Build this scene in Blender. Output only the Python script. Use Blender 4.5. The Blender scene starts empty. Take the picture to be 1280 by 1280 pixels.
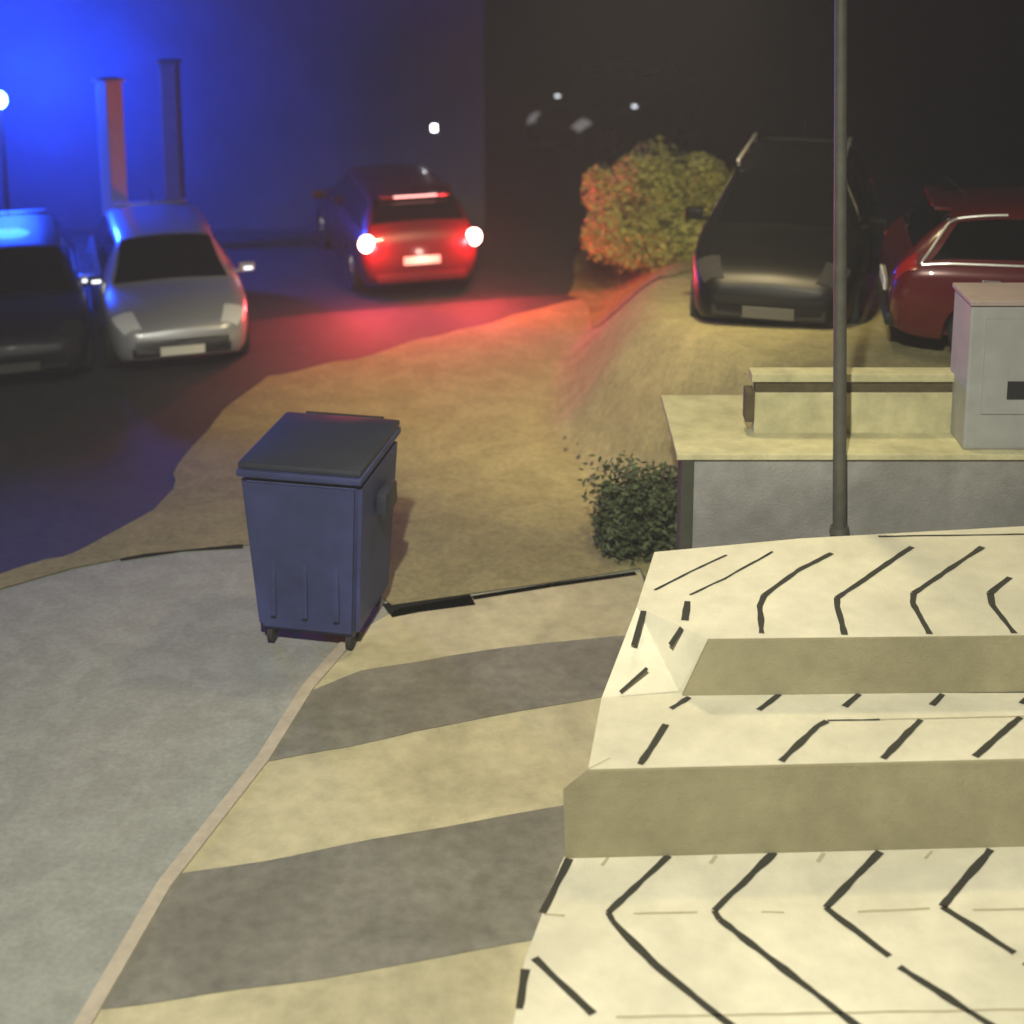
import bpy, bmesh, math, random
from mathutils import Vector, Matrix, noise
random.seed(7)
sc = bpy.context.scene
# ------------------------------------------------------------------ camera
CH = 6.3; FP = 2000.0; TH = math.radians(12)
PPY = -200 + FP*math.tan(TH)               # row of the optical axis in the 1280 px frame
cd = bpy.data.cameras.new('camera'); cam = bpy.data.objects.new('camera', cd)
sc.collection.objects.link(cam); sc.camera = cam
cam.location = (0, 0, CH); cam.rotation_euler = (math.radians(90)-TH, 0, 0)
cd.sensor_width = 36; cd.lens = FP/1280*36; cd.shift_y = -(640-PPY)/1280
cd.clip_start = 0.1; cd.clip_end = 600
cd.dof.use_dof = True; cd.dof.focus_distance = 11.5; cd.dof.aperture_fstop = 0.75
# ------------------------------------------------------------------ world, exposure
w = bpy.data.worlds.new('World'); sc.world = w; w.use_nodes = True
bg = w.node_tree.nodes['Background']
bg.inputs[0].default_value = (0.55, 0.62, 0.8, 1); bg.inputs[1].default_value = 0.007
sc.view_settings.view_transform = 'Standard'; sc.view_settings.look = 'None'
sc.view_settings.exposure = 0.0; sc.view_settings.gamma = 1
sc.view_settings.use_curve_mapping = False
sc.render.engine = 'CYCLES'
sc.cycles.use_denoising = True
sc.cycles.volume_bounces = 0
sc.cycles.max_bounces = 5
sc.cycles.sample_clamp_indirect = 4
STREET_W = 900; YARD_W = 4300; FLOOD_W = 12500; BLUE_W = 2100; RED_W = 95
HAZE_D = 0.0022

C = sc.collection
def P(px, py, z=0.0):
    """point at height z behind a place of the 1280 px photograph"""
    d = Vector(((px-640)/FP, math.cos(TH)+(PPY-py)/FP*math.sin(TH), -math.sin(TH)+(PPY-py)/FP*math.cos(TH)))
    t = (z-CH)/d.z
    return Vector((d.x*t, d.y*t, z))
def sstep(t):
    t = max(0, min(1, t)); return t*t*(3-2*t)
def H(x, y):
    """height of the terrain: a raised yard on the right behind a bank"""
    if y < 11.85: return 0.0
    top = 1.58 - 0.14*max(0, min(8, y-14.6))
    toe = 0.25 + max(0, min(1.1, (16.4-y)*.38)) + 0.06*max(0, y-15) + 0.18*max(0, y-18.5)
    return top*sstep((x-toe)/min(1.3, .9+.2*max(0, y-11.9)))*sstep((y-11.85)/1.4)
# ------------------------------------------------------------------ materials
def mat(name, col, rough=0.8, metal=0.0, var=0.0, scale=6.0, bump=0.0, bscale=60.0, spec=0.5, coat=0.0, stain=0.0, stretch=None):
    m = bpy.data.materials.new(name); m.use_nodes = True
    nt = m.node_tree; b = nt.nodes['Principled BSDF']
    b.inputs['Base Color'].default_value = (*col, 1); b.inputs['Roughness'].default_value = rough
    b.inputs['Metallic'].default_value = metal; b.inputs['Specular IOR Level'].default_value = spec
    b.inputs['Coat Weight'].default_value = coat
    tc = nt.nodes.new('ShaderNodeTexCoord'); src = tc.outputs['Object']
    if stretch:
        mp = nt.nodes.new('ShaderNodeMapping'); mp.inputs['Scale'].default_value = stretch
        nt.links.new(src, mp.inputs[0]); src = mp.outputs[0]
    if var > 0:
        n = nt.nodes.new('ShaderNodeTexNoise'); n.inputs['Scale'].default_value = scale
        n.inputs['Detail'].default_value = 8; n.inputs['Roughness'].default_value = 0.65
        nt.links.new(src, n.inputs['Vector'])
        r = nt.nodes.new('ShaderNodeValToRGB')
        r.color_ramp.elements[0].position = 0.3; r.color_ramp.elements[1].position = 0.7
        r.color_ramp.elements[0].color = (*[c*(1-var) for c in col], 1)
        r.color_ramp.elements[1].color = (*[min(1, c*(1+var)) for c in col], 1)
        nt.links.new(n.outputs['Fac'], r.inputs[0]); out = r.outputs[0]
        if stain > 0:
            n2 = nt.nodes.new('ShaderNodeTexNoise'); n2.inputs['Scale'].default_value = scale*0.17
            n2.inputs['Detail'].default_value = 5; n2.inputs['Distortion'].default_value = 0.6
            nt.links.new(src, n2.inputs['Vector'])
            r2 = nt.nodes.new('ShaderNodeValToRGB')
            r2.color_ramp.elements[0].position = 0.42; r2.color_ramp.elements[1].position = 0.6
            r2.color_ramp.elements[0].color = (1-stain, 1-stain, 1-stain*1.05, 1); r2.color_ramp.elements[1].color = (1, 1, 1, 1)
            nt.links.new(n2.outputs['Fac'], r2.inputs[0])
            mx = nt.nodes.new('ShaderNodeMix'); mx.data_type = 'RGBA'; mx.blend_type = 'MULTIPLY'
            mx.inputs['Factor'].default_value = 1
            nt.links.new(out, mx.inputs['A']); nt.links.new(r2.outputs[0], mx.inputs['B']); out = mx.outputs['Result']
        nt.links.new(out, b.inputs['Base Color'])
    if bump > 0:
        n3 = nt.nodes.new('ShaderNodeTexNoise'); n3.inputs['Scale'].default_value = bscale; n3.inputs['Detail'].default_value = 4
        nt.links.new(src, n3.inputs['Vector'])
        bp = nt.nodes.new('ShaderNodeBump'); bp.inputs['Strength'].default_value = bump; bp.inputs['Distance'].default_value = 0.02
        nt.links.new(n3.outputs['Fac'], bp.inputs['Height']); nt.links.new(bp.outputs[0], b.inputs['Normal'])
    return m
def emit(name, col, s, base=(0.5, 0.5, 0.5)):
    m = mat(name, base, 0.3)
    b = m.node_tree.nodes['Principled BSDF']
    b.inputs['Emission Color'].default_value = (*col, 1); b.inputs['Emission Strength'].default_value = s
    return m
M = dict(
 asphalt=mat('asphalt', (0.035, 0.035, 0.038), 0.75, var=0.3, scale=9, bump=0.5, bscale=90, stain=0.2),
 band_shade=mat('shadow_band_grey', (0.185, 0.18, 0.155), 0.85, var=0.22, scale=9, bump=0.4, bscale=80, stain=0.2),  # dark tone for the shadow bands painted on the apron
 forecourt=mat('grey_concrete', (0.30, 0.315, 0.295), 0.9, var=0.14, scale=22, bump=0.5, bscale=110, stain=0.14),
 apron=mat('pale_concrete', (0.47, 0.43, 0.29), 0.9, var=0.16, scale=6, bump=0.3, bscale=70, stain=0.2),
 dirt=mat('dusty_ground', (0.26, 0.235, 0.115), 0.95, var=0.22, scale=16, bump=0.6, bscale=60, stain=0.18),
 grass=mat('dry_grass', (0.16, 0.15, 0.05), 0.95, var=0.4, scale=5, bump=0.6, bscale=40),
 kerb=mat('kerb_stone', (0.42, 0.37, 0.30), 0.85, var=0.15, scale=9, bump=0.3),
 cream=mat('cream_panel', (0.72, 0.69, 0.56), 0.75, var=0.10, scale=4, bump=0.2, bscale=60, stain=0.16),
 joint=mat('dark_joint', (0.035, 0.035, 0.025), 0.9),
 faint=mat('faint_joint', (0.42, 0.38, 0.26), 0.9),
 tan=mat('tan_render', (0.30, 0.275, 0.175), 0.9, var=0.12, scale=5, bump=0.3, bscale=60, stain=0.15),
 greywall=mat('grey_render', (0.27, 0.27, 0.27), 0.9, var=0.16, scale=5, bump=0.4, bscale=50, stain=0.25),
 ledge=mat('ledge_concrete', (0.52, 0.49, 0.30), 0.9, var=0.2, scale=5, bump=0.3, bscale=50, stain=0.2),
 brown=mat('brown_timber_and_shade', (0.075, 0.06, 0.03), 0.9, var=0.3, scale=9, bump=0.3),
 cabinet=mat('grey_cabinet_paint', (0.30, 0.31, 0.31), 0.6, var=0.1, scale=5, bump=0.1),
 black=mat('black_plastic', (0.012, 0.012, 0.013), 0.6),
 shade_edge=mat('dark_edge_and_shade', (0.012, 0.013, 0.010), 1.0, spec=0.05),  # near-black for the bin's painted shadow and the thin edge lines
 rubber=mat('tyre_rubber', (0.018, 0.018, 0.018), 0.85, bump=0.2),
 pole=mat('dull_steel_paint', (0.10, 0.10, 0.085), 0.55, metal=0.3, var=0.2, scale=10),
 steel=mat('bright_steel', (0.7, 0.7, 0.7), 0.25, metal=1.0),
 glass=mat('dark_car_glass', (0.003, 0.003, 0.004), 0.06, spec=0.8),
 trimmetal=mat('satin_metal_trim', (0.75, 0.74, 0.72), 0.35, metal=0.6),
 lens=mat('clear_lamp_lens', (0.75, 0.77, 0.8), 0.15, spec=0.8),
 redlens=mat('red_lamp_lens', (0.35, 0.01, 0.01), 0.15, spec=0.8),
 smoke=mat('smoked_lamp_lens', (0.03, 0.03, 0.032), 0.12, spec=0.9),
 dimplate=mat('dimmed_plate', (0.07, 0.07, 0.065), 0.6),  # number plate dimmed in its colour for cars standing in the dark
 plate=mat('number_plate', (0.75, 0.75, 0.68), 0.5),
 bin=mat('blue_grey_bin', (0.040, 0.052, 0.175), 0.55, var=0.2, scale=4, bump=0.1, stain=0.3),
 binlid=mat('dark_bin_lid', (0.022, 0.026, 0.045), 0.5, var=0.15, scale=5),
 glow_wall=mat('bluish_glow_wall', (0.07, 0.08, 0.115), 0.9, var=0.12, scale=1.5, bump=0.3, bscale=20, stain=0.25),  # blue tint put into the base colour to deepen the glow
 dimpost=mat('dimmed_post_paint', (0.12, 0.12, 0.12), 0.7, var=0.2, scale=6),  # white post paint darkened so the farther post looks less lit
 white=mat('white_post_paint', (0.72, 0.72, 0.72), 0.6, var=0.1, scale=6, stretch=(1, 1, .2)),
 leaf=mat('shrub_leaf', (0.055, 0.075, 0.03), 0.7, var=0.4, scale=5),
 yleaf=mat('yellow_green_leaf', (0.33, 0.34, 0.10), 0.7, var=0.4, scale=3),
 twig=mat('twig', (0.09, 0.065, 0.04), 0.9),
 silver=mat('silver_car_paint', (0.40, 0.41, 0.45), 0.32, metal=0.35, coat=0.5),
 redpaint=mat('dark_red_car_paint', (0.11, 0.006, 0.009), 0.3, metal=0.1, coat=0.8),
 blackpaint=mat('black_car_paint', (0.003, 0.003, 0.004), 0.42, spec=0.3, coat=0.0),
 bluepaint=mat('navy_car_paint', (0.008, 0.010, 0.022), 0.5, coat=0.1),
 greypaint=mat('dark_car_paint', (0.085, 0.006, 0.010), 0.35, metal=0.2, coat=0.5),
)
E = dict(
 tail=emit('lit_tail_lamp', (1.0, 0.50, 0.42), 16, (0.4, 0.05, 0.05)),
 brake=emit('lit_brake_strip', (1.0, 0.50, 0.45), 2.6, (0.4, 0.05, 0.05)),
 blue=emit('lit_blue_lamp', (0.35, 0.75, 1.0), 14),
 street=emit('lit_street_lamp', (1.0, 0.85, 0.5), 30),
 white=emit('lit_white_lamp', (0.95, 0.95, 1.0), 9),
 side=emit('lit_side_lamp', (1.0, 1.0, 1.0), 1.6),
 dimglint=emit('headlight_glint', (0.9, 0.87, 0.9), 0.14),  # glow put into the far car's headlights to stand for glints
 mirror=emit('mirror_glint_glow', (0.85, 0.9, 1.0), 2.2),  # glow that stands for highlights on the car mirrors
)
# ------------------------------------------------------------------ helpers
def link(o, parent=None):
    C.objects.link(o)
    if parent: o.parent = parent
    return o
def tag(o, label=None, cat=None, group=None, kind=None):
    if label: o['label'] = label
    if cat: o['category'] = cat
    if group: o['group'] = group
    if kind: o['kind'] = kind
    return o
def empty(name, loc, rz=0, tilt=(0, 0)):
    o = bpy.data.objects.new(name, None); o.location = loc; o.rotation_euler = (tilt[0], tilt[1], rz)
    o.empty_display_size = 0.3
    return link(o)
def obj(name, bm, mats, parent=None, smooth=False, angle=35):
    me = bpy.data.meshes.new(name)
    bmesh.ops.recalc_face_normals(bm, faces=bm.faces)
    bm.to_mesh(me); bm.free()
    if not isinstance(mats, (list, tuple)): mats = [mats]
    for m in mats: me.materials.append(m)
    if smooth:
        me.shade_smooth()
        try: me.set_sharp_from_angle(angle=math.radians(angle))
        except Exception: pass
    o = bpy.data.objects.new(name, me)
    return link(o, parent)
def box(bm, c, s, rz=0, mi=0, bev=0.0, mtx=None):
    r = bmesh.ops.create_cube(bm, size=1)
    vs = r['verts']
    mt = Matrix.Translation(c) @ Matrix.Rotation(rz, 4, 'Z') @ Matrix.Diagonal((*s, 1))
    if mtx: mt = mtx @ mt
    bmesh.ops.transform(bm, matrix=mt, verts=vs)
    fs = {f for v in vs for f in v.link_faces}
    for f in fs: f.material_index = mi
    if bev > 0:
        es = list({e for v in vs for e in v.link_edges})
        bmesh.ops.bevel(bm, geom=es, offset=bev, segments=2, affect='EDGES', profile=0.6)
def cyl(bm, a, b, r1, r2=None, n=20, mi=0, cap=True):
    a = Vector(a); b = Vector(b); r2 = r1 if r2 is None else r2
    q = (b-a).to_track_quat('Z', 'Y').to_matrix().to_4x4()
    r = bmesh.ops.create_cone(bm, cap_ends=cap, segments=n, radius1=r1, radius2=r2, depth=(b-a).length)
    bmesh.ops.transform(bm, matrix=Matrix.Translation((a+b)/2) @ q, verts=r['verts'])
    for v in r['verts']:
        for f in v.link_faces: f.material_index = mi
def poly_prism(bm, pts, mi=0):
    """closed solid from a list of top points and a list of bottom points"""
    top, bot = pts
    tv = [bm.verts.new(p) for p in top]; bv = [bm.verts.new(p) for p in bot]
    fs = [bm.faces.new(tv), bm.faces.new(bv[::-1])]
    n = len(tv)
    for i in range(n):
        fs.append(bm.faces.new((tv[(i+1) % n], tv[i], bv[i], bv[(i+1) % n])))
    for f in fs: f.material_index = mi
# ------------------------------------------------------------------ terrain
XS = [-90, -60, -40, -25, -15, -10, -6, -3, -1.5, -.5] + [i*0.125 for i in range(0, 57)] + [8, 10, 14, 20, 35, 60, 90]
YS = [-12, -4, 2, 6, 9, 11, 11.4, 11.6, 11.85, 12.0, 12.15, 12.3, 12.5, 12.7, 13.0, 13.25] + [13.5+i*0.25 for i in range(0, 88)] + [36, 38, 42, 50, 70, 110, 200]
def drape(name, poly, m, dz, label=None, kind='structure', rise=0):
    bm = bmesh.new()
    vs = [bm.verts.new((p[0], p[1], 0)) for p in poly]
    bm.faces.new(vs)
    x0, x1 = min(p[0] for p in poly), max(p[0] for p in poly); y0, y1 = min(p[1] for p in poly), max(p[1] for p in poly)
    for x in XS:
        if x0 < x < x1:
            bmesh.ops.bisect_plane(bm, geom=bm.verts[:]+bm.edges[:]+bm.faces[:], plane_co=(x, 0, 0), plane_no=(1, 0, 0))
    for y in YS:
        if y0 < y < y1:
            bmesh.ops.bisect_plane(bm, geom=bm.verts[:]+bm.edges[:]+bm.faces[:], plane_co=(0, y, 0), plane_no=(0, 1, 0))
    bmesh.ops.triangulate(bm, faces=bm.faces[:])
    for v in bm.verts: v.co.z = H(v.co.x, v.co.y)+dz
    if rise:
        r = bmesh.ops.extrude_face_region(bm, geom=bm.faces[:])
        for v in [g for g in r['geom'] if isinstance(g, bmesh.types.BMVert)]: v.co.z += rise
    o = obj(name, bm, m); o['kind'] = kind
    return o
bm = bmesh.new()
g = [[bm.verts.new((x, y, H(x, y))) for x in XS] for y in YS]
for j in range(len(YS)-1):
    for i in range(len(XS)-1):
        bm.faces.new((g[j][i], g[j][i+1], g[j+1][i+1], g[j+1][i]))
tag(obj('ground', bm, M['asphalt']), kind='structure')
def PP(*pts, z=0): return [P(x, y, z) for x, y in pts]
# pale dusty yard in front of the road, with an irregular edge
def rag(pts, amp, n=7):
    out = []
    for i in range(len(pts)-1):
        a, b = pts[i], pts[i+1]
        for k in range(n):
            t = k/n; p = a.lerp(b, t)
            d = noise.noise(Vector((p.x*1.3, p.y*1.3, 3.1)))
            out.append(Vector((p.x+d*amp*.4, p.y+d*amp, 0)))
    out.append(pts[-1].copy())
    return out
edge_far = PP((-120, 745), (60, 710), (190, 640), (262, 530), (330, 474), (430, 452), (560, 418), (640, 396), (740, 372), (840, 352)) + [Vector((3.5, 21.5, 0)), Vector((9, 20.0, 0))]
line_mid = PP((-120, 755), (0, 738), (90, 712), (180, 694), (300, 682), (400, 690), (490, 758), (600, 742), (700, 728), (800, 712))
yard = rag(edge_far, .35) + [Vector((9, 11.95, 0)), Vector((1.3, 11.95, 0))] + line_mid[::-1][0:]
drape('dusty_yard', yard, M['dirt'], 0.014)
near = [Vector((-14, line_mid[0].y, 0))] + line_mid + [Vector((1.4, 10, 0)), Vector((9, 10, 0)), Vector((9, -3, 0)), Vector((-14, -3, 0))]
drape('forecourt', near, M['forecourt'], 0.006)
# pale apron right of the kerb, with shadow bands painted across it as darker strips
kl = PP((95, 1300), (205, 1110), (330, 950), (385, 862), (446, 792))
apr = kl + PP((500, 762), (600, 744), (700, 730), (800, 716), (830, 800), (800, 1000), (760, 1300))
drape('pavement', apr, M['apron'], 0.012)
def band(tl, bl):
    drape('shadow_band', rag(PP(*tl), .05, 5) + rag(PP(*bl), .05, 5), M['band_shade'], 0.017)
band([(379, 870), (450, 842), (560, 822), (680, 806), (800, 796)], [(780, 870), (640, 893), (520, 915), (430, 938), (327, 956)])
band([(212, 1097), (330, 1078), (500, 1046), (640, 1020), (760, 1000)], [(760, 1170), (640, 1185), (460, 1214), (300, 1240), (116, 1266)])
# kerb
def strip(name, pts, wd, h, m):
    L = []; R = []
    for i, p in enumerate(pts):
        a = pts[max(0, i-1)]; b = pts[min(len(pts)-1, i+1)]
        d = (b-a); d.z = 0; d.normalize(); n = Vector((-d.y, d.x, 0))*wd/2
        L.append(p+n); R.append(p-n)
    bm = bmesh.new(); poly_prism(bm, ([q+Vector((0, 0, h)) for q in L+R[::-1]], [q-Vector((0, 0, .05)) for q in L+R[::-1]]))
    o = obj(name, bm, m); o['kind'] = 'structure'; return o
strip('kerb', kl, 0.095, 0.03, M['kerb'])
strip('edge_shade_strip', PP((484, 765), (520, 758), (590, 749)), 0.26, 0.012, M['shade_edge'])  # shadow beside the bin, painted on the ground as a wide dark strip
strip('edge_shade_strip', PP((590.5, 749), (690, 733), (795, 718)), 0.075, 0.012, M['shade_edge'])
strip('edge_shade_strip', PP((150, 700), (230, 688), (304, 684)), 0.08, 0.012, M['shade_edge'])
# grass bank patch beside the far car
gp = [Vector((1.15, 19.6, 0)), Vector((.85, 21.8, 0)), Vector((1.0, 24, 0)), Vector((2.2, 26.6, 0)), Vector((3.6, 28.6, 0)), Vector((4.9, 28.5, 0)), Vector((4.0, 23.5, 0)), Vector((2.9, 21.0, 0)), Vector((2.0, 19.4, 0))]
drape('grass_bank', rag(gp+[gp[0]], .35, 5)[:-1], M['grass'], 0.036)
# ------------------------------------------------------------------ cream terrace with steps
def solve_z(py_edge, px, z_top, py_bot):
    """height of the foot of a vertical face whose top edge is seen at py_edge"""
    t = P(px, py_edge, z_top)
    lo, hi = -1, z_top
    for _ in range(40):
        mid = (lo+hi)/2
        d = Vector((t.x, t.y, mid))-Vector((0, 0, CH))
        v = (d.y*math.sin(TH)+d.z*math.cos(TH))/(d.y*math.cos(TH)-d.z*math.sin(TH))
        if PPY-v*FP > py_bot: lo = mid
        else: hi = mid
    return (lo+hi)/2
z3 = 1.15
z2 = solve_z(797, 1000, z3, 865); z1 = solve_z(955, 1000, z2, 1062)
R_ = 1420
A3 = P(818, 690, z3); A3b = P(1000, 673, z3); A3c = P(R_, 650, z3)
B = P(885, 799, z3); Br = P(R_, 793, z3); A = P(796, 758, z3)
Cc = P(848, 863, z2); Cr = P(R_, 866, z2); D = P(752, 872, z2)
F = P(735, 962, z2); Fr = P(R_, 945, z2)
Gf = P(706, 1066, z1); Gr = P(R_, 1058, z1)
terr = empty('stepped_terrace', (P(900, 1100, 0).x, P(900, 1100, 0).y, 0))
tag(terr, 'pale cream stepped terrace with dark chevron joints and tan risers, lower right', 'terrace')
Rt = terr.location
def tv(p): return Vector(p)-Vector((Rt.x, Rt.y, 0))
def solid_down(bm, pts, zb, mi=0):
    poly_prism(bm, ([tv(p) for p in pts], [tv(Vector((p.x, p.y, zb))) for p in pts]), mi)
def jline(bm, pts, z, wd, mi=1, jag=0.006):
    """a joint between panels as a thin strip just proud of the tread"""
    q = [P(x, y, z) for x, y in pts]
    for a, b in zip(q[:-1], q[1:]):
        n = max(2, int((b-a).length/0.06)); d = (b-a).normalized(); nn = Vector((-d.y, d.x, 0))
        prev = None
        for k in range(n+1):
            p = a.lerp(b, k/n); ww = wd*1.25*(0.5+0.22*noise.noise(p*9)); of = nn*noise.noise(p*5+Vector((5, 0, 0)))*jag
            pr = (bm.verts.new(tv(p+of+nn*ww+Vector((0, 0, .004)))), bm.verts.new(tv(p+of-nn*ww+Vector((0, 0, .004)))))
            if prev:
                f = bm.faces.new((prev[0], prev[1], pr[1], pr[0])); f.material_index = mi
            prev = pr
# upper tread
bm = bmesh.new()
solid_down(bm, [A3, A, B, Br, A3c, A3b], z3-0.10)
for pts in [[(1040, 692), (1000, 712), (955, 745), (950, 758), (952, 792)], [(1140, 684), (1046, 748), (1046, 758), (1056, 794)],
            [(1228, 684), (1142, 742), (1141, 754), (1162, 793)], [(1262, 722), (1237, 742), (1240, 756), (1268, 792)], [(1400, 690), (1332, 740), (1334, 754), (1372, 790)]]:
    jline(bm, pts, z3, 0.034)
for pts in [[(908, 694), (862, 716), (818, 738)], [(966, 690), (905, 724), (862, 744)]]:
    jline(bm, pts, z3, 0.018, 1)
jline(bm, [(1098, 671), (1300, 668), (1400, 667)], z3, 0.018)
jline(bm, [(859, 752), (856, 776)], z3, .036); 
obj('tread', bm, [M['cream'], M['joint'], M['faint']], terr)
# sloping cheek beside the upper riser
bm = bmesh.new()
cheek = [A, B, Cc, D]
poly_prism(bm, ([tv(p-Vector((0, 0, .002))) for p in cheek], [tv(Vector((p.x, p.y, -.02))) for p in cheek]))
# joints on the cheek
def onq(u, v):
    return (A.lerp(B, u)).lerp(D.lerp(Cc, u), v)
def qline(bm, uv, wd):
    for (u0, v0), (u1, v1) in zip(uv[:-1], uv[1:]):
        a = onq(u0, v0); b = onq(u1, v1); d = (b-a).normalized()
        nrm = (B-A).cross(D-A).normalized(); nrm = nrm if nrm.z > 0 else -nrm
        s = nrm.cross(d)*wd/2
        f = bm.faces.new([bm.verts.new(tv(q+nrm*.014)) for q in (a+s, a-s, b-s, b+s)]); f.material_index = 1
qline(bm, [(.12, .02), (.17, .42)], .045); qline(bm, [(.66, .02), (.62, .30)], .045)
qline(bm, [(.46, .66), (.24, .97)], .03)
obj('cheek', bm, [M['cream'], M['joint']], terr)
# core under the upper tread
ins = 0.02
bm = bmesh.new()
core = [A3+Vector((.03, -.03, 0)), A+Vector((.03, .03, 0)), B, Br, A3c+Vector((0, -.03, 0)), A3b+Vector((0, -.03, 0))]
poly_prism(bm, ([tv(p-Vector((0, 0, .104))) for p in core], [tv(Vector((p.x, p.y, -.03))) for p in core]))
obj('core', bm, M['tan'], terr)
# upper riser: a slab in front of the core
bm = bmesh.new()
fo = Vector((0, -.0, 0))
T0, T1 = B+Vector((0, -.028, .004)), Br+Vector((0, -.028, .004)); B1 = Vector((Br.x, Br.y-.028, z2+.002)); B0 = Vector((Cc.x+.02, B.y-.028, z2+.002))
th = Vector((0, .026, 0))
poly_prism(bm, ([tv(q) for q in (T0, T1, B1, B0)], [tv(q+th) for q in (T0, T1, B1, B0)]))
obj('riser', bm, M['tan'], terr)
# middle tread
bm = bmesh.new()
mid = [D, Vector((Cc.x, B.y+.01, z2)), Vector((Cr.x, B.y+.01, z2)), Fr, F]
solid_down(bm, mid, z2-.10)
for pts in [[(1178, 868), (1165, 882)], [(1074, 868), (1056, 884)], [(974, 868), (948, 888)], [(862, 872), (838, 886)], [(1290, 867), (1276, 880)]]:
    jline(bm, pts, z2, 0.032)
for pts in [[(833, 906), (800, 956)], [(1034, 902), (1022, 908), (976, 952)], [(1151, 900), (1104, 949)], [(1276, 897), (1218, 946)], [(1390, 896), (1330, 945)]]:
    jline(bm, pts, z2, 0.036)
jline(bm, [(1034, 901), (1090, 900), (1100, 900)], z2, .014); jline(bm, [(1100, 900), (1400, 893)], z2, .010, 2)
jline(bm, [(762, 968-20), (734, 962)], z2, .006, 2)
obj('tread', bm, [M['cream'], M['joint'], M['faint']], terr)
bm = bmesh.new()
E0 = Vector((P(706, 992, z2-.02).x, F.y-.16, z2-.012))
core2 = [D+Vector((.03, 0, 0)), Vector((Cc.x, B.y, z2)), Vector((Cr.x, B.y, z2)), Fr+Vector((0, .0, 0)), F+Vector((.01, 0, 0))]
poly_prism(bm, ([tv(p-Vector((0, 0, .104))) for p in core2], [tv(Vector((p.x, p.y, -.03))) for p in core2]))
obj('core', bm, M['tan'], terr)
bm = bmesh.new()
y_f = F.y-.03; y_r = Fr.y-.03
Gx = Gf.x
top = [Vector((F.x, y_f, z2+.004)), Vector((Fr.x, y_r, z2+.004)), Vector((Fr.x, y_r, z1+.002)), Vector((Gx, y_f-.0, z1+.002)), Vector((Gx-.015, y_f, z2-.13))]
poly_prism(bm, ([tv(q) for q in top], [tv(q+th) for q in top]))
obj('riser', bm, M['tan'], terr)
# lower tread
bm = bmesh.new()
low = [Vector((Gf.x, y_f+.03, z1)), Vector((Fr.x, y_r+.03, z1)), P(1420, 1420, z1), P(628, 1420, z1), P(642, 1278, z1), P(656, 1200, z1), P(668, 1168, z1), P(700, 1082, z1)]
solid_down(bm, low, -.03)
for pts in [[(712, 1074), (678, 1142)], [(836, 1070), (760, 1141), (766, 1152), (818, 1206), (900, 1272), (950, 1310)],
            [(968, 1066), (893, 1139), (900, 1150), (980, 1212), (1062, 1276), (1120, 1320)],
            [(1100, 1065), (1032, 1135), (1112, 1196)], [(1124, 1209), (1232, 1278), (1300, 1320)],
            [(1238, 1062), (1178, 1134), (1268, 1192)], [(1280, 1204), (1380, 1270)], [(1372, 1060), (1322, 1132), (1400, 1185)],
            [(668, 1198), (742, 1268)], [(657, 1212), (649, 1262)]]:
    jline(bm, pts, z1, 0.038)
for pts in [[(760, 1072), (752, 1082)], [(895, 1070), (888, 1080)], [(1030, 1067), (1022, 1078)], [(1165, 1064), (1157, 1074)]]:
    jline(bm, pts, z1, 0.018, 2)
for pts in [[(680, 1143), (706, 1145)], [(792, 1142), (872, 1141)], [(952, 1140), (980, 1141)], [(1072, 1140), (1162, 1136)], [(1216, 1138), (1400, 1136)], [(770, 1272), (1300, 1262)]]:
    jline(bm, pts, z1, 0.012, 2)
obj('tread', bm, [M['cream'], M['joint'], M['faint']], terr)
# ------------------------------------------------------------------ grey retaining wall, ledge, parapet
yw = A3c.y+0.10
YW0 = P(870, 565, 1.48).y
def wall_y(x): return max(A3b.y, A3c.y)+.22
yw = wall_y(0); zw = 6.3-0.0
# height of the wall top so that it is seen at row 565
lo, hi = .5, 3
for _ in range(40):
    m_ = (lo+hi)/2
    if P(1000, 566, m_).y > yw: lo = m_
    else: hi = m_
zw = (lo+hi)/2
xl = P(852, 566, zw).x; xr = P(1500, 566, zw).x
yl = P(1000, 491, zw).y
wallr = empty('retaining_wall', ((xl+xr)/2, yw, 0)); tag(wallr, 'low grey rendered retaining wall with a pale ledge on top, behind the cream terrace', 'wall')
def add(name, mats, parent, boxes, bev=0.008, smooth=False):
    bm = bmesh.new()
    pl = parent.location
    for (x0, x1, y0, y1, za, zb) in boxes:
        box(bm, Vector(((x0+x1)/2, (y0+y1)/2, (za+zb)/2))-Vector((pl.x, pl.y, pl.z)), (x1-x0, y1-y0, zb-za), bev=bev)
    return obj(name, bm, mats, parent, smooth)
add('wall_face', M['greywall'], wallr, [(xl+.10, xr, yw, yw+.2, -.02, zw-.05)])
add('end_pier', mat('dark_end_pier', (.05, .055, .04), .9, var=.3), wallr, [(xl, xl+.098, yw-.02, yw+.24, -.02, zw-.052)])
add('ledge', M['ledge'], wallr, [(xl-.04, xr, yw-.035, yl-.05, zw-.048, zw)])
add('fill', M['greywall'], wallr, [(xl+.12, xr, yw+.2, yl-.06, -0.05, zw-.05)])
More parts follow.
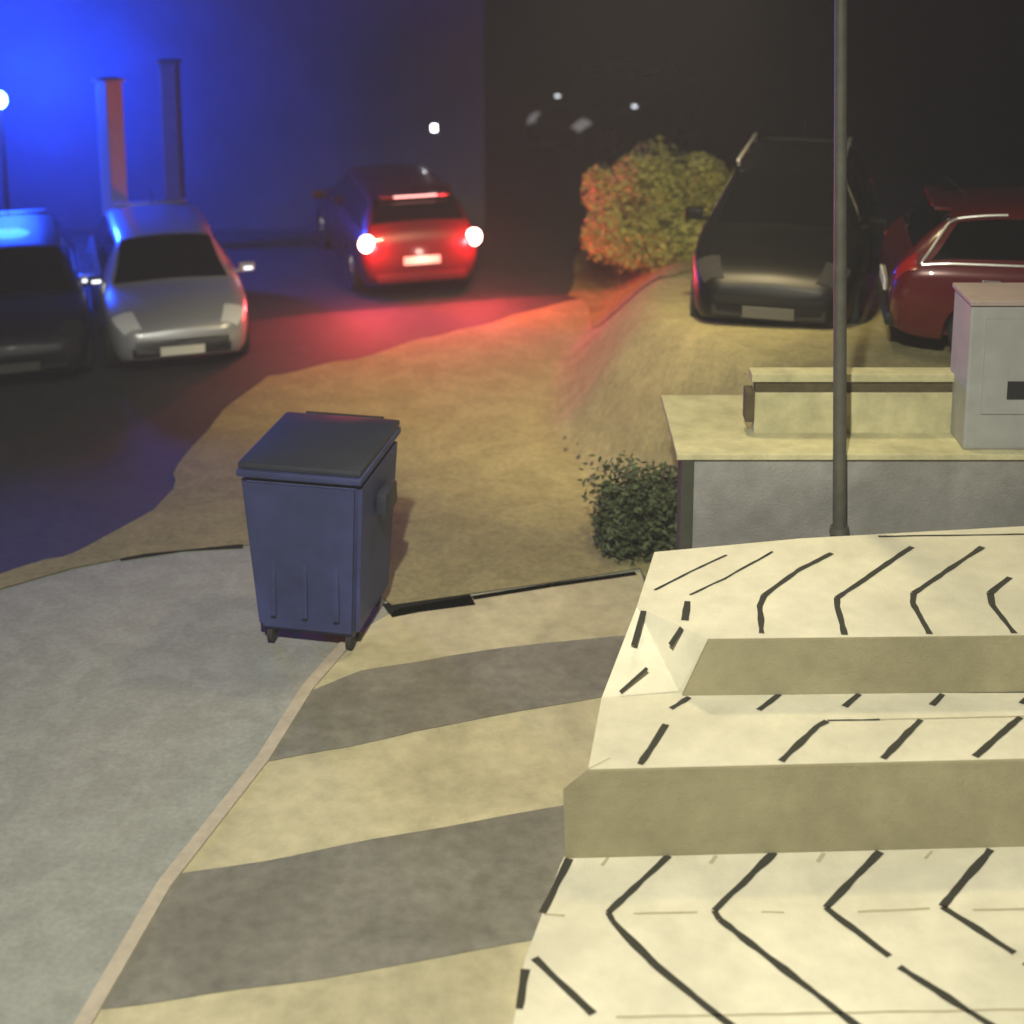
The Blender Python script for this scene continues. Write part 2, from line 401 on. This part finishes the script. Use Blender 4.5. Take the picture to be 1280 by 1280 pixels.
# parapet with pale cap, painted shade strip and brown end board
def z_at(py, y):
    lo, hi = 0, 6
    for _ in range(40):
        m_ = (lo+hi)/2
        if P(1000, py, m_).y > y: lo = m_
        else: hi = m_
    return (lo+hi)/2
ye = P(1000, 541, zw).y; xe = P(942, 541, zw).x; xe2 = P(1500, 541, zw).x
edge = empty('low_parapet', ((xe+xe2)/2, ye, zw)); tag(edge, 'low pale parapet with the shade under its cap built as a dark band, on the ledge before the red car', 'parapet')
za, zb1, zc1 = z_at(491, ye), z_at(477, ye), z_at(467, ye)
add('parapet_face', M['ledge'], edge, [(xe, xe2, ye, ye+.12, zw-.03, za)])
add('cap_shade', M['brown'], edge, [(xe+.004, xe2, ye+.012, ye+.115, za+.001, zb1)], bev=0)  # shadow line under the cap, built as a dark strip
add('cap', M['ledge'], edge, [(xe-.03, xe2, ye-.02, ye+.16, zb1+.001, zc1)])
add('end_board', M['brown'], edge, [(xe-.075, xe-.004, ye-.03, ye+.13, zw+.10, za+.02)])
# yard platform behind the ledge
# grey cabinet on the ledge
x0 = P(1206, 566, zw).x; x1 = x0+.95
ct = 6.3; lo, hi = zw, 4
for _ in range(40):
    m_ = (lo+hi)/2
    if P(1206, 378, m_).y > yw+.04: lo = m_
    else: hi = m_
zc = (lo+hi)/2
cab = empty('utility_cabinet', ((x0+x1)/2, yw+.3, zw)); tag(cab, 'grey utility cabinet with a small dark square opening, standing on the ledge at right edge', 'cabinet')
add('cabinet_body', M['cabinet'], cab, [(x0, x1, yw+.06, yw+.55, zw+.001, zc-.03)], bev=.02)
add('cabinet_top', mat('pinkish_cap', (.34, .27, .26), .7, var=.1), cab, [(x0-.012, x1+.01, yw+.035, yw+.575, zc-.029, zc+.01)], bev=.008)
add('door_panel', M['cabinet'], cab, [(x0+.12, x1-.12, yw+.046, yw+.06, zw+.30, zc-.14)], bev=.004)
a = P(1258, 498, zw+.4)
zb_ = zw+(566-498)/1280*0+.0
def z_at(py, y):
    lo, hi = 0, 6
    for _ in range(40):
        m_ = (lo+hi)/2
        if P(1000, py, m_).y > y: lo = m_
        else: hi = m_
    return (lo+hi)/2
yy = yw+.04
sx = (1258-640)/FP*(yy*math.cos(TH)+(CH-2)*math.sin(TH))
add('lock_recess', M['black'], cab, [(sx, sx+.155, yy-.004, yy+.005, z_at(499, yy), z_at(477, yy))], bev=0)
# small bracket at the foot of the cabinet
# ------------------------------------------------------------------ street lamp
px_ = P(1038, 566, zw); pxx = (1038-640)/FP*(yw*math.cos(TH)+(CH-1.5)*math.sin(TH))
lamp = empty('street_lamp', (pxx+.11, yw-.11, 0)); lamp.rotation_euler.y = -.04; tag(lamp, 'tall dark grey street lamp post rising in front of the grey wall', 'street lamp')
bm = bmesh.new(); cyl(bm, (0, 0, -.05), (0, 0, 1.0), .075, .072, 24); cyl(bm, (0, 0, 1.0), (0, 0, 7.4), .053, .042, 24); obj('pole', bm, M['pole'], lamp, True)
bm = bmesh.new(); cyl(bm, (0, 0, 1.0), (0, 0, 1.05), .08, .07, 24); obj('collar', bm, M['pole'], lamp, True)
bm = bmesh.new(); cyl(bm, (0, 0, 7.35), (-.35, .7, 7.62), .035, .03, 14); cyl(bm, (-.35, .7, 7.62), (-.75, 1.5, 7.66), .03, .03, 14); obj('arm', bm, M['pole'], lamp, True)
bm = bmesh.new(); box(bm, (-.85, 1.7, 7.66), (.26, .62, .12), rz=.46, bev=.04); hd = obj('lamp_head', bm, M['pole'], lamp, True)
bm = bmesh.new(); box(bm, (-.85, 1.7, 7.592), (.2, .5, .012), rz=.46, bev=.004); obj('lamp_glass', bm, E['street'], hd)
def light(name, kind, energy, col, loc, parent=None, radius=.1, aim=None, cone=None, blend=.5):
    l = bpy.data.lights.new(name, kind); l.energy = energy; l.color = col; l.shadow_soft_size = radius
    o = bpy.data.objects.new(name, l); o.location = loc; link(o, parent)
    if kind == 'SPOT':
        l.spot_size = cone; l.spot_blend = blend
        base = parent.location if parent else Vector((0, 0, 0))
        o.rotation_euler = (Vector(aim)-base-Vector(loc)).to_track_quat('-Z', 'Y').to_euler()
    return o
light('street_lamp_light', 'SPOT', STREET_W, (1.0, .83, .45), (-.85, 1.7, 7.55), lamp, .4, aim=(pxx-1.2, 8.6, 0), cone=math.radians(108), blend=1)
light('street_lamp_light', 'SPOT', YARD_W, (1.0, .80, .42), (-.87, 1.74, 7.55), lamp, .3, aim=(1.0, 18.4, 0), cone=math.radians(68), blend=1)
# floodlight on the wall behind the camera
fl = empty('floodlight', (-.8, .6, 10.6)); tag(fl, 'wall floodlight over the forecourt, out of view', 'floodlight')
bm = bmesh.new(); box(bm, (0, 0, 0), (.34, .12, .26), bev=.02); obj('lamp_body', bm, M['black'], fl)
bm = bmesh.new(); box(bm, (0, .064, 0), (.28, .006, .2)); obj('lamp_glass', bm, E['white'], fl)
light('floodlight_light', 'SPOT', FLOOD_W, (1.0, .955, .76), (0, .12, 0), fl, .16, aim=(0.0, 8.5, 0), cone=math.radians(78), blend=1)
# ------------------------------------------------------------------ large wheeled bin
n0 = P(432, 830, 0); l0 = P(316, 818, 0); r0 = P(494, 764, 0)
ex = (n0-l0); ang = math.atan2(ex.y, ex.x)
wb = ex.length*1.25; db = 1.12
cx = n0 - Vector((math.cos(ang), math.sin(ang), 0))*wb/2*.93 + Vector((-math.sin(ang), math.cos(ang), 0))*db/2
binr = empty('wheeled_bin', (cx.x+.10, cx.y, .018), ang); tag(binr, 'large blue-grey wheeled rubbish bin with a flat dark lid, standing at the kerb', 'bin')
def taper_box(bm, z0, z1, w0, d0, w1, d1, bev=.03):
    vs = []
    r = bmesh.ops.create_cube(bm, size=1)['verts']
    for v in r:
        s = v.co.z > 0
        v.co = Vector((v.co.x*(w1 if s else w0), v.co.y*(d1 if s else d0), z1 if s else z0))
    if bev: bmesh.ops.bevel(bm, geom=list({e for v in r for e in v.link_edges}), offset=bev, segments=3, affect='EDGES')
bm = bmesh.new(); taper_box(bm, .13, 1.47, wb*.86, db*.84, wb*1.03, db*1.0, .05); bb = obj('bin_body', bm, M['bin'], binr, True)
bm = bmesh.new()
for k in range(3): box(bm, (-wb*.27+k*wb*.27, -db*.478, .78), (.05, .022, 1.0), bev=.008, mtx=Matrix.Rotation(math.radians(-2.6), 4, 'X'))
obj('rib', bm, M['bin'], bb, True)
bm = bmesh.new(); box(bm, (0, 0, 1.50), (wb*1.055, db*1.04, .06), bev=.02); obj('rim', bm, M['bin'], binr, True)
bm = bmesh.new(); box(bm, (0, .01, 1.56), (wb*1.04, db*1.03, .055), bev=.025); lid = obj('lid', bm, M['binlid'], binr, True)
bm = bmesh.new(); cyl(bm, (-wb*.35, db*.56, 1.56), (wb*.35, db*.56, 1.56), .022); obj('lid_hinge', bm, M['black'], lid, True)
for s in (-1, 1):
    bm = bmesh.new(); box(bm, (s*(wb*.55), .04, 1.12), (.09, .34, .20), bev=.03); obj('side_handle', bm, M['binlid'], binr, True)
for sx_ in (-1, 1):
    for sy_ in (-1, 1):
        x_, y_ = sx_*wb*.34, sy_*db*.33
        bm = bmesh.new(); cyl(bm, (x_-.022, y_, .075), (x_+.022, y_, .075), .075, n=20); cw = obj('castor', bm, M['rubber'], binr, True)
        bm = bmesh.new(); box(bm, (x_, y_+.01, .135), (.08, .08, .03), bev=.006); obj('castor_plate', bm, M['pole'], cw)
# small stone by the bin foot
st = P(444, 802, 0)
bm = bmesh.new(); bmesh.ops.create_icosphere(bm, subdivisions=2, radius=.055)
for v in bm.verts: v.co = v.co*(1+.25*noise.noise(v.co*30)); v.co.z *= .9
o = obj('stone', bm, M['black'], smooth=True); o.location = (st.x, st.y, .055); tag(o, 'small dark stone lying on the kerb beside the bin', 'stone')
# ------------------------------------------------------------------ shrub by the wall end
def shrub(name, loc, rx, ry, rz, n, label, group=None, m='leaf', ls=1.0, nc=26, cs=1.0):
    r = empty(name, loc); tag(r, label, 'shrub', group)
    rnd = random.Random(int(loc[0]*1000))
    bm = bmesh.new()
    for k in range(9):
        a_ = rnd.uniform(0, 6.28); cyl(bm, (0, 0, -.05), (math.cos(a_)*rx*.6, math.sin(a_)*ry*.6, rz*rnd.uniform(.9, 1.5)), .014, .004, 6)
    obj('stem', bm, M['twig'], r)
    bm = bmesh.new()
    clumps = [(Vector((rnd.uniform(-.7, .7)*rx, rnd.uniform(-.7, .7)*ry, rz*rnd.uniform(.3, 1.35))), rnd.uniform(.18, .34)*cs) for _ in range(nc)]
    for k in range(n):
        c, s = rnd.choice(clumps)
        d = Vector((rnd.gauss(0, 1), rnd.gauss(0, 1), rnd.gauss(0, 1))).normalized()*s*rnd.uniform(.5, 1.05)
        p = c+d; p.z = max(.02, p.z)
        a1 = Vector((rnd.gauss(0, 1), rnd.gauss(0, 1), rnd.gauss(0, .6))).normalized(); a2 = a1.cross(Vector((rnd.gauss(0, 1), rnd.gauss(0, 1), rnd.gauss(0, 1)))).normalized()
        l_ = rnd.uniform(.025, .05)*ls
        bm.faces.new([bm.verts.new(q) for q in (p-a1*l_, p+a2*l_*.45, p+a1*l_, p-a2*l_*.45)])
    obj('foliage', bm, M[m], r)
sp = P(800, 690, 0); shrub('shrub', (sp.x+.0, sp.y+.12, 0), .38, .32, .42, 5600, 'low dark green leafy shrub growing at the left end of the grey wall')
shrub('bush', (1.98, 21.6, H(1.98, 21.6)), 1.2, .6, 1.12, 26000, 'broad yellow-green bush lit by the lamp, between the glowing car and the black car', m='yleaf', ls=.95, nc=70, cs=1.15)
# ------------------------------------------------------------------ glow backdrop, posts, blue lamp, far lights
fc = empty('glow_backdrop', (-12, 26.4, 0)); tag(fc, 'plain rendered wall added to catch the blue glow, back left', 'glow_backdrop')
add('wall', M['glow_wall'], fc, [(-26, -.45, 25.7, 26.1, -.05, 8.5)])  # wall added to carry the blue lamp's glow
bpp = P(149, 352, 0)
post = empty('gate_post', (bpp.x, bpp.y, 0)); post.rotation_euler.z = -.75; tag(post, 'tall white gate post left of the silver car, brighter of the two', 'post', 'white gate posts')
bm = bmesh.new(); box(bm, (0, 0, 1.46), (.27, .27, 2.95), bev=.02); obj('shaft', bm, M['white'], post)
bm = bmesh.new(); box(bm, (0, 0, 2.965), (.33, .33, .05), bev=.015); obj('cap', bm, M['white'], post)
bm = bmesh.new(); box(bm, (0, 0, .09), (.36, .36, .2), bev=.015); obj('foot', bm, M['white'], post)
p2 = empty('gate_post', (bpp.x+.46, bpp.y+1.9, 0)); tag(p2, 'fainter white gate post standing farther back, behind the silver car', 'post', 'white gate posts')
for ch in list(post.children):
    c = ch.copy(); C.objects.link(c); c.parent = p2; c.data = c.data.copy(); c.data.materials[0] = M['dimpost']
# blue lamp on a slim post at the left edge of the picture
lb = Vector((-7.55, 23.9, 0)); zb = z_at(125, 23.9); lb.x = (0-640)/FP*(23.9*math.cos(TH)+(CH-zb)*math.sin(TH))
bl = empty('blue_lamp', lb); tag(bl, 'lit blue lamp on a slim dark post at the left edge', 'lamp')
bm = bmesh.new(); cyl(bm, (0, 0, -.05), (0, 0, zb-.12), .035, .03, 14); obj('pole', bm, M['pole'], bl, True)
bm = bmesh.new(); bmesh.ops.create_uvsphere(bm, u_segments=20, v_segments=12, radius=.10, matrix=Matrix.Translation((0, 0, zb))@Matrix.Diagonal((1, 1, 1.25, 1))); obj('lamp_globe', bm, E['blue'], bl, True)
light('blue_lamp_light', 'POINT', BLUE_W, (.012, .07, 1.0), (0, -.02, zb+.3), bl, .45)
def bollard(px, py, z, s, label, em):
    lo_y = P(px, py, z); r = empty('bollard_lamp', (lo_y.x, lo_y.y, H(lo_y.x, lo_y.y))); tag(r, label, 'lamp')
    h = z-r.location.z
    bm = bmesh.new(); cyl(bm, (0, 0, -.03), (0, 0, h-s), .05, .04, 14); obj('pole', bm, M['pole'], r, True)
    bm = bmesh.new(); cyl(bm, (0, 0, h-s), (0, 0, h+s*.7), s*1.2, s*1.2, 16); obj('lamp_glass', bm, em, r, True)
    bm = bmesh.new(); cyl(bm, (0, 0, h+s*.7), (0, 0, h+s*1.1), s*1.5, s*.6, 16); obj('cap', bm, M['pole'], r, True)
bollard(543, 158, 1.72, .07, 'small lit white post lamp beyond the car with lit tail lamps', E['white'])
# ------------------------------------------------------------------ cars
def cat_interp(xs, tab, x):
    n = len(xs)
    if x <= xs[0]: return tab[0]
    if x >= xs[-1]: return tab[-1]
    i = max(k for k in range(n-1) if xs[k] <= x)
    t = (x-xs[i])/(xs[i+1]-xs[i]); h = xs[i+1]-xs[i]
    out = []
    for c in range(len(tab[0])):
        def sl(k):
            if k <= 0 or k >= n-1: return 0 if k in (0,) else 0
            a = (tab[k][c]-tab[k-1][c])/(xs[k]-xs[k-1]); b = (tab[k+1][c]-tab[k][c])/(xs[k+1]-xs[k])
            return 0 if a*b <= 0 else 2*a*b/(a+b)
        m0, m1 = sl(i)*h, sl(i+1)*h
        if i == 0: m0 = (tab[1][c]-tab[0][c])
        if i == n-2: m1 = (tab[-1][c]-tab[-2][c])
        p0, p1 = tab[i][c], tab[i+1][c]
        out.append((2*t**3-3*t**2+1)*p0+(t**3-2*t**2+t)*m0+(-2*t**3+3*t**2)*p1+(t**3-t**2)*m1)
    return tuple(out)
#          x      zbot  zbelt ztop  wsill wbelt wroof
ST = [(-2.12, .42, .66, .74, .60, .66, .60), (-2.08, .30, .78, .90, .70, .76, .68), (-1.98, .25, .90, 1.04, .76, .82, .68),
      (-1.82, .22, .93, 1.22, .80, .85, .62), (-1.58, .21, .94, 1.40, .83, .87, .58), (-1.1, .20, .94, 1.46, .85, .88, .58), (-.3, .20, .93, 1.48, .86, .88, .59),
      (.35, .20, .92, 1.44, .86, .88, .57), (.72, .20, .92, 1.22, .86, .88, .62), (1.06, .21, .91, .99, .85, .87, .70), (1.5, .22, .86, .92, .83, .85, .66),
      (1.86, .24, .76, .82, .77, .79, .60), (2.04, .28, .66, .72, .68, .70, .54), (2.12, .38, .56, .62, .56, .58, .46)]
SX = [s[0] for s in ST]; STAB = [s[1:] for s in ST]
def section(x):
    zb, zs, zt, ws, wb_, wr = cat_interp(SX, STAB, x)
    g = max(0, zt-zs)
    pts = [(0, zb), (ws*.6, zb), (ws*.93, zb+.015), (ws, zb+.09), (wb_+.008, zb+(zs-zb)*.55), (wb_+.004, zs-.09), (wb_-.012, zs-.02), (wb_-.045, zs+.015*min(1, g/.1)),
           (wr+(wb_-wr)*.55, zs+g*.45), (wr+.035, zt-g*.14), (wr-.03, zt-g*.035), (wr*.6, zt+.008), (wr*.3, zt+.018), (0, zt+.022)]
    return pts
def surf(x, r, side=1):
    pts = section(x); i = min(len(pts)-2, int(r)); t = r-i
    return Vector((x, side*(pts[i][0]*(1-t)+pts[i+1][0]*t), pts[i][1]*(1-t)+pts[i+1][1]*t))
def hull_bm():
    bm = bmesh.new(); rows = []
    xs = [-2.12, -2.10, -2.06, -2.0, -1.93, -1.85]+[-1.75+i*.1 for i in range(36)]+[1.85, 1.93, 2.0, 2.05, 2.09, 2.12]
    for x in xs:
        s = section(x); ring = [(y, z) for y, z in s]+[(-y, z) for y, z in s[-2:0:-1]]
        rows.append([bm.verts.new((x, y, z)) for y, z in ring])
    n = len(rows[0])
    for a, b in zip(rows[:-1], rows[1:]):
        for i in range(n): bm.faces.new((a[i], a[(i+1) % n], b[(i+1) % n], b[i]))
    bm.faces.new(rows[0]); bm.faces.new(rows[-1][::-1])
    bmesh.ops.recalc_face_normals(bm, faces=bm.faces)
    return bm
WX = (-1.28, 1.30)
def make_hull_mesh():
    bm = hull_bm(); me = bpy.data.meshes.new('car_body'); bm.to_mesh(me); bm.free()
    o = bpy.data.objects.new('hull_tmp', me); C.objects.link(o)
    bm = bmesh.new()
    for wx in WX:
        for s in (-1, 1): cyl(bm, (wx, s*.60, .30), (wx, s*1.0, .30), .375, n=36)
    m2 = bpy.data.meshes.new('cut'); bm.to_mesh(m2); bm.free()
    c = bpy.data.objects.new('cut_tmp', m2); C.objects.link(c)
    md = o.modifiers.new('b', 'BOOLEAN'); md.operation = 'DIFFERENCE'; md.object = c; md.solver = 'EXACT'
    dg = bpy.context.evaluated_depsgraph_get(); dg.update()
    res = bpy.data.meshes.new_from_object(o.evaluated_get(dg)); res.name = 'car_body'
    bpy.data.objects.remove(o); bpy.data.objects.remove(c)
    return res
HULL = make_hull_mesh()
def panel(x0, x1, r0, r1, off=.006, nx=8, nr=5, sides=(1,), shear=0.0, thick=.01, skew=None):
    bm = bmesh.new()
    for s in sides:
        gr = []
        for i in range(nx+1):
            row = []
            for j in range(nr+1):
                u, v = i/nx, j/nr
                x = x0+(x1-x0)*u
                if skew: x += skew(u, v)
                r = r0+(r1-r0)*v
                e = .02
                p = surf(x, r, s); px2 = surf(x+e, r, s)-surf(x-e, r, s); pr = surf(x, min(12.99, r+.08), s)-surf(x, r-.08, s)
                n_ = px2.cross(pr)
                if n_.length < 1e-9: n_ = Vector((0, 0, 1))
                n_.normalize()
                if n_.dot(Vector((0, p.y, p.z-.7))) < 0: n_ = -n_
                row.append((p+n_*off, p-n_*thick))
            gr.append(row)
        T = [[bm.verts.new(a) for a, b in r] for r in gr]
        Bv = [[bm.verts.new(b) for a, b in r] for r in gr]
        for i in range(nx):
            for j in range(nr):
                bm.faces.new((T[i][j], T[i+1][j], T[i+1][j+1], T[i][j+1])); bm.faces.new((Bv[i][j], Bv[i][j+1], Bv[i+1][j+1], Bv[i+1][j]))
        for i in range(nx):
            bm.faces.new((T[i][0], Bv[i][0], Bv[i+1][0], T[i+1][0])); bm.faces.new((T[i][nr], T[i+1][nr], Bv[i+1][nr], Bv[i][nr]))
        for j in range(nr):
            bm.faces.new((T[0][j], T[0][j+1], Bv[0][j+1], Bv[0][j])); bm.faces.new((T[nx][j], Bv[nx][j], Bv[nx][j+1], T[nx][j+1]))
    return bm
def full_panel(x0, x1, r0):
    """a pane that spans both sides across the centre line"""
    bm = bmesh.new(); nx, nr = 8, 16; T = []; Bv = []
    for i in range(nx+1):
        x = x0+(x1-x0)*i/nx; ta = []; tb = []
        for j in range(nr+1):
            q = -1+2*j/nr; r = r0+(12.99-r0)*(1-abs(q)); p = surf(x, r, 1 if q >= 0 else -1)
            dx = surf(x+.02, 12.5)-surf(x-.02, 12.5); n_ = Vector((-dx.z, 0, dx.x)).normalized()
            ta.append(bm.verts.new(p+n_*.009)); tb.append(bm.verts.new(p-n_*.012))
        T.append(ta); Bv.append(tb)
    for i in range(nx):
        for j in range(nr):
            bm.faces.new((T[i][j], T[i+1][j], T[i+1][j+1], T[i][j+1])); bm.faces.new((Bv[i][j], Bv[i][j+1], Bv[i+1][j+1], Bv[i+1][j]))
    for i in range(nx):
        bm.faces.new((T[i][0], Bv[i][0], Bv[i+1][0], T[i+1][0])); bm.faces.new((T[i][nr], T[i+1][nr], Bv[i+1][nr], Bv[i][nr]))
    for j in range(nr):
        bm.faces.new((T[0][j], T[0][j+1], Bv[0][j+1], Bv[0][j])); bm.faces.new((T[nx][j], Bv[nx][j], Bv[nx][j+1], T[nx][j+1]))
    return bm
def tyre_bm():
    bm = bmesh.new(); prof = [(.20, -.085), (.285, -.1), (.31, -.075), (.315, 0), (.31, .075), (.285, .1), (.20, .085)]
    n = 36; rings = []
    for k in range(n):
        a_ = 2*math.pi*k/n; rings.append([bm.verts.new((r*math.cos(a_), y, r*math.sin(a_))) for r, y in prof])
    for k in range(n):
        a_, b_ = rings[k], rings[(k+1) % n]
        for i in range(len(prof)): bm.faces.new((a_[i], a_[(i+1) % len(prof)], b_[(i+1) % len(prof)], b_[i]))
    return bm
def rim_bm():
    bm = bmesh.new(); cyl(bm, (0, -.03, 0), (0, .03, 0), .198, n=30, mi=0, cap=False)
    cyl(bm, (0, .0, 0), (0, .012, 0), .195, n=30, mi=1)
    for s in (1, -1): cyl(bm, (0, s*.02, 0), (0, s*.085, 0), .05, .04, 14)
    for k in range(5):
        a_ = 2*math.pi*k/5; mt = Matrix.Rotation(a_, 4, 'Y')
        for s in (1, -1): box(bm, (.115, s*.06, 0), (.16, .025, .05), mtx=mt, bev=.006)
    return bm
def make_car(loc, yaw, paint, label, name='parked_car', hs=1.0, front='lens', rear='redlens', trim='black', mirror_glow=False, glint_rails=False, tilt=(0, 0), group=None, platem='plate', frontplate='plate', ls=1.0):
    r = empty(name, loc, yaw, tilt); r.scale = (ls, 1, hs); tag(r, label, 'car', group)
    me = HULL.copy(); me.materials.clear(); me.materials.append(M[paint]); me.shade_smooth(); me.set_sharp_from_angle(angle=math.radians(40))
    body = bpy.data.objects.new('body', me); link(body, r)
    mm = lambda k: E[k] if k in E else M[k]
    obj('windscreen', full_panel(.40, 1.03, 9.6), M['glass'], r, True)
    obj('rear_window', full_panel(-1.93, -1.60, 9.6), M['glass'], r, True)
    for s in (1, -1):
        obj('side_window', panel(-.42, .62, 7.35, 8.95, sides=(s,), skew=lambda u, v: (-.28*v*u)), M['glass'], r, True)
        obj('side_window', panel(-1.78, -.52, 7.35, 8.95, sides=(s,), skew=lambda u, v: (.24*v*(1-u))), M['glass'], r, True)
        for hx, hz_ in ((-.30, .80), (-1.25, .84)):
            bm = bmesh.new(); box(bm, (hx, s*.892, hz_), (.17, .03, .03), bev=.008); obj('door_handle', bm, M[trim], body)
        for hx, hz_ in ((-.47, .58), (.62, .56)):
            bm = bmesh.new(); box(bm, (hx, s*.882, hz_), (.008, .012, .6)); obj('door_seam', bm, M['black'], body)
        if trim == 'steel':
            bm = bmesh.new(); prev = None
            for k in range(25):
                u = k/24; p = surf(-1.86+.45*max(0, u)**1.5, 7.2+2.2*min(1, u*1.25), s) if u < .8 else surf(-1.54+(u-.8)*2.2, 9.4, s)
                p = p+Vector((0, s*.012, .004))
                if prev is not None and (p-prev).length > .002: cyl(bm, prev, p, .013, n=8)
                prev = p
            prev = None
            for k in range(21):
                p = surf(-1.86+k*.125, 7.15, s)+Vector((0, s*.012, 0))
                if prev is not None: cyl(bm, prev, p, .012, n=8)
                prev = p
            obj('window_trim', bm, M['trimmetal'], r, True)
        # mirrors
        bm = bmesh.new(); box(bm, (.66, s*.99, 1.0), (.10, .2, .13), bev=.035); box(bm, (.68, s*.88, .96), (.05, .12, .04), bev=.01); mr = obj('mirror', bm, M[paint], r, True)
        if mirror_glow:
            bm = bmesh.new(); box(bm, (.715, s*1.0, .99), (.02, .11, .04), bev=.008); obj('mirror_glint', bm, E['mirror'], mr)  # glowing strip in place of a mirror highlight
        # lamps
        obj('headlight', panel(1.80, 2.06, 6.4, 10.2, off=.012, sides=(s,)), mm(front), r, True)
        if rear == 'tail':
            bm = bmesh.new(); bmesh.ops.create_uvsphere(bm, u_segments=20, v_segments=12, radius=1, matrix=Matrix.Translation((-2.055, s*.76, .86)) @ Matrix.Diagonal((.055, .115, .125, 1)))
            tl = obj('tail_light', bm, E['tail'], r, True)
            light('tail_light_lamp', 'POINT', RED_W, (1, .06, .07), (-2.34, s*.74, .87), r, .07)
            tb = light('tail_light_beam', 'SPOT', RED_W*2.8, (1, .06, .07), (-2.20, s*.80, .87), r, .07, aim=(0, 0, 0), cone=math.radians(178), blend=.15)
            tb.rotation_euler = Vector((-1, 0, 0)).to_track_quat('-Z', 'Y').to_euler()
        else:
            obj('tail_light', panel(-2.075, -1.90, 6.2, 8.4, off=.012, sides=(s,)), mm(rear), r, True)
        for wx in WX:
            wo = bpy.data.objects.new('wheel', None); link(wo, r); wo.location = (wx, s*.775, .315); wo.empty_display_size = .1
            obj('tyre', tyre_bm(), M['rubber'], wo, True); obj('rim', rim_bm(), [M['steel'] if paint != 'blackpaint' else M['pole'], M['black']], wo, True)
    obj('grille', (lambda b: (box(b, (2.075, 0, .455), (.09, 1.16, .24), bev=.03), b)[-1])(bmesh.new()), M['black'], r)
    bm = bmesh.new(); box(bm, (2.128, 0, .40), (.02, .52, .11), bev=.004); obj('number_plate', bm, M[frontplate], r)
    bm = bmesh.new(); box(bm, (-2.135, 0, .60), (.02, .52, .115), bev=.004); obj('number_plate', bm, mm(platem), r)
    bm = bmesh.new(); box(bm, (-2.10, 0, .36), (.10, 1.28, .13), bev=.03); obj('rear_bumper', bm, M[paint] if rear == 'tail' else M['black'], r, True)
    bm = bmesh.new(); box(bm, (-1.66, 0, 1.425), (.16, .98, .035), bev=.012); sp_ = obj('spoiler', bm, M[paint], r, True)
    bm = bmesh.new(); box(bm, (-1.748, 0, 1.425), (.012, .62, .024)); obj('brake_strip', bm, E['brake'] if rear == 'tail' else M['redlens'], sp_)
    bm = bmesh.new(); cyl(bm, (-1.4, 0, 1.46), (-1.62, 0, 1.66), .008, .004, 6); obj('aerial', bm, M['black'], r)
    if glint_rails:  # pale rails added for the glints along the roof edge
        for s in (1, -1):
            bm = bmesh.new(); box(bm, (-.5, s*.56, 1.51), (1.7, .035, .03), bev=.008)
            for xx in (-1.25, -.5, .25): box(bm, (xx, s*.56, 1.475), (.07, .03, .06))
            obj('glint_rail', bm, M['trimmetal'], r, True)
    return r
def to_loc(px, py, z, lx, ly, yaw):
    """origin of a car whose local point (lx, ly) stands at a place"""
    p = P(px, py, z); c, s = math.cos(yaw), math.sin(yaw)
    return Vector((p.x-(c*lx-s*ly), p.y-(s*lx+c*ly), 0))
yl_ = math.atan2(.95, -.27)                  # heading of the moving car
lc = to_loc(526, 301, .86, -2.06, 0, yl_)
lead = make_car(lc+Vector((0, 0, .004)), yl_, 'greypaint', 'dark car seen from behind with both tail lamps glowing red-white', 'car', rear='tail', platem='plate')
light('plate_lamp_light', 'POINT', 3.2, (1, .75, .6), (-2.33, 0, .70), lead, .05)
ys = math.atan2(-.95, .30)
s_ = to_loc(228, 430, .45, 2.1, 0, ys)
make_car(s_+Vector((0, 0, .004)), ys, 'silver', 'silver hatchback with a dark windscreen, facing the camera left of centre', hs=.95, mirror_glow=True)
b_ = to_loc(20, 452, .45, 2.1, 0, ys)
make_car(b_+Vector((0, 0, .004)), ys, 'bluepaint', 'dark navy car at the left edge, parked beside the silver hatchback', hs=.95, mirror_glow=True, front='smoke', frontplate='dimplate')
yb = math.atan2(-.965, -.26)
bk = to_loc(960, 400, 1.2+.35, 2.1, 0, yb); bz = H(bk.x, bk.y)
make_car(Vector((bk.x, bk.y, bz+.03)), yb, 'blackpaint', 'large black parked car behind the lamp post, facing the camera', glint_rails=True, hs=1.08, front='smoke', platem='dimplate', frontplate='dimplate')
yr = math.radians(-9)
rd = P(1114, 458, 1.6); L0 = Vector((rd.x+2.22, rd.y+.62, 0))
make_car(Vector((L0.x, L0.y, 1.60)), yr, 'redpaint', 'dark red parked car on the right, partly hidden by the grey cabinet', trim='steel', hs=.97)
yf = math.atan2(-.75, -.66)
fk = P(745, 205, 0)
make_car(Vector((fk.x+.5, fk.y+1.6, H(fk.x+.5, fk.y+1.6)+.004)), yf, 'blackpaint', 'far black parked car at the top with small pale glints on its bodywork', glint_rails=True, front='dimglint', mirror_glow=True, hs=1.1, frontplate='dimplate')
# ------------------------------------------------------------------ haze
bm = bmesh.new(); box(bm, (0, 30, 4.4), (120, 90, 11.2))
hz = obj('haze', bm, bpy.data.materials.new('night_haze')); tag(hz, kind='stuff')
m = hz.data.materials[0]; m.use_nodes = True; nt = m.node_tree; nt.nodes.remove(nt.nodes['Principled BSDF'])
pv = nt.nodes.new('ShaderNodeVolumePrincipled'); pv.inputs['Density'].default_value = HAZE_D; pv.inputs['Color'].default_value = (.9, .9, .95, 1)
nt.links.new(pv.outputs[0], nt.nodes['Material Output'].inputs['Volume'])
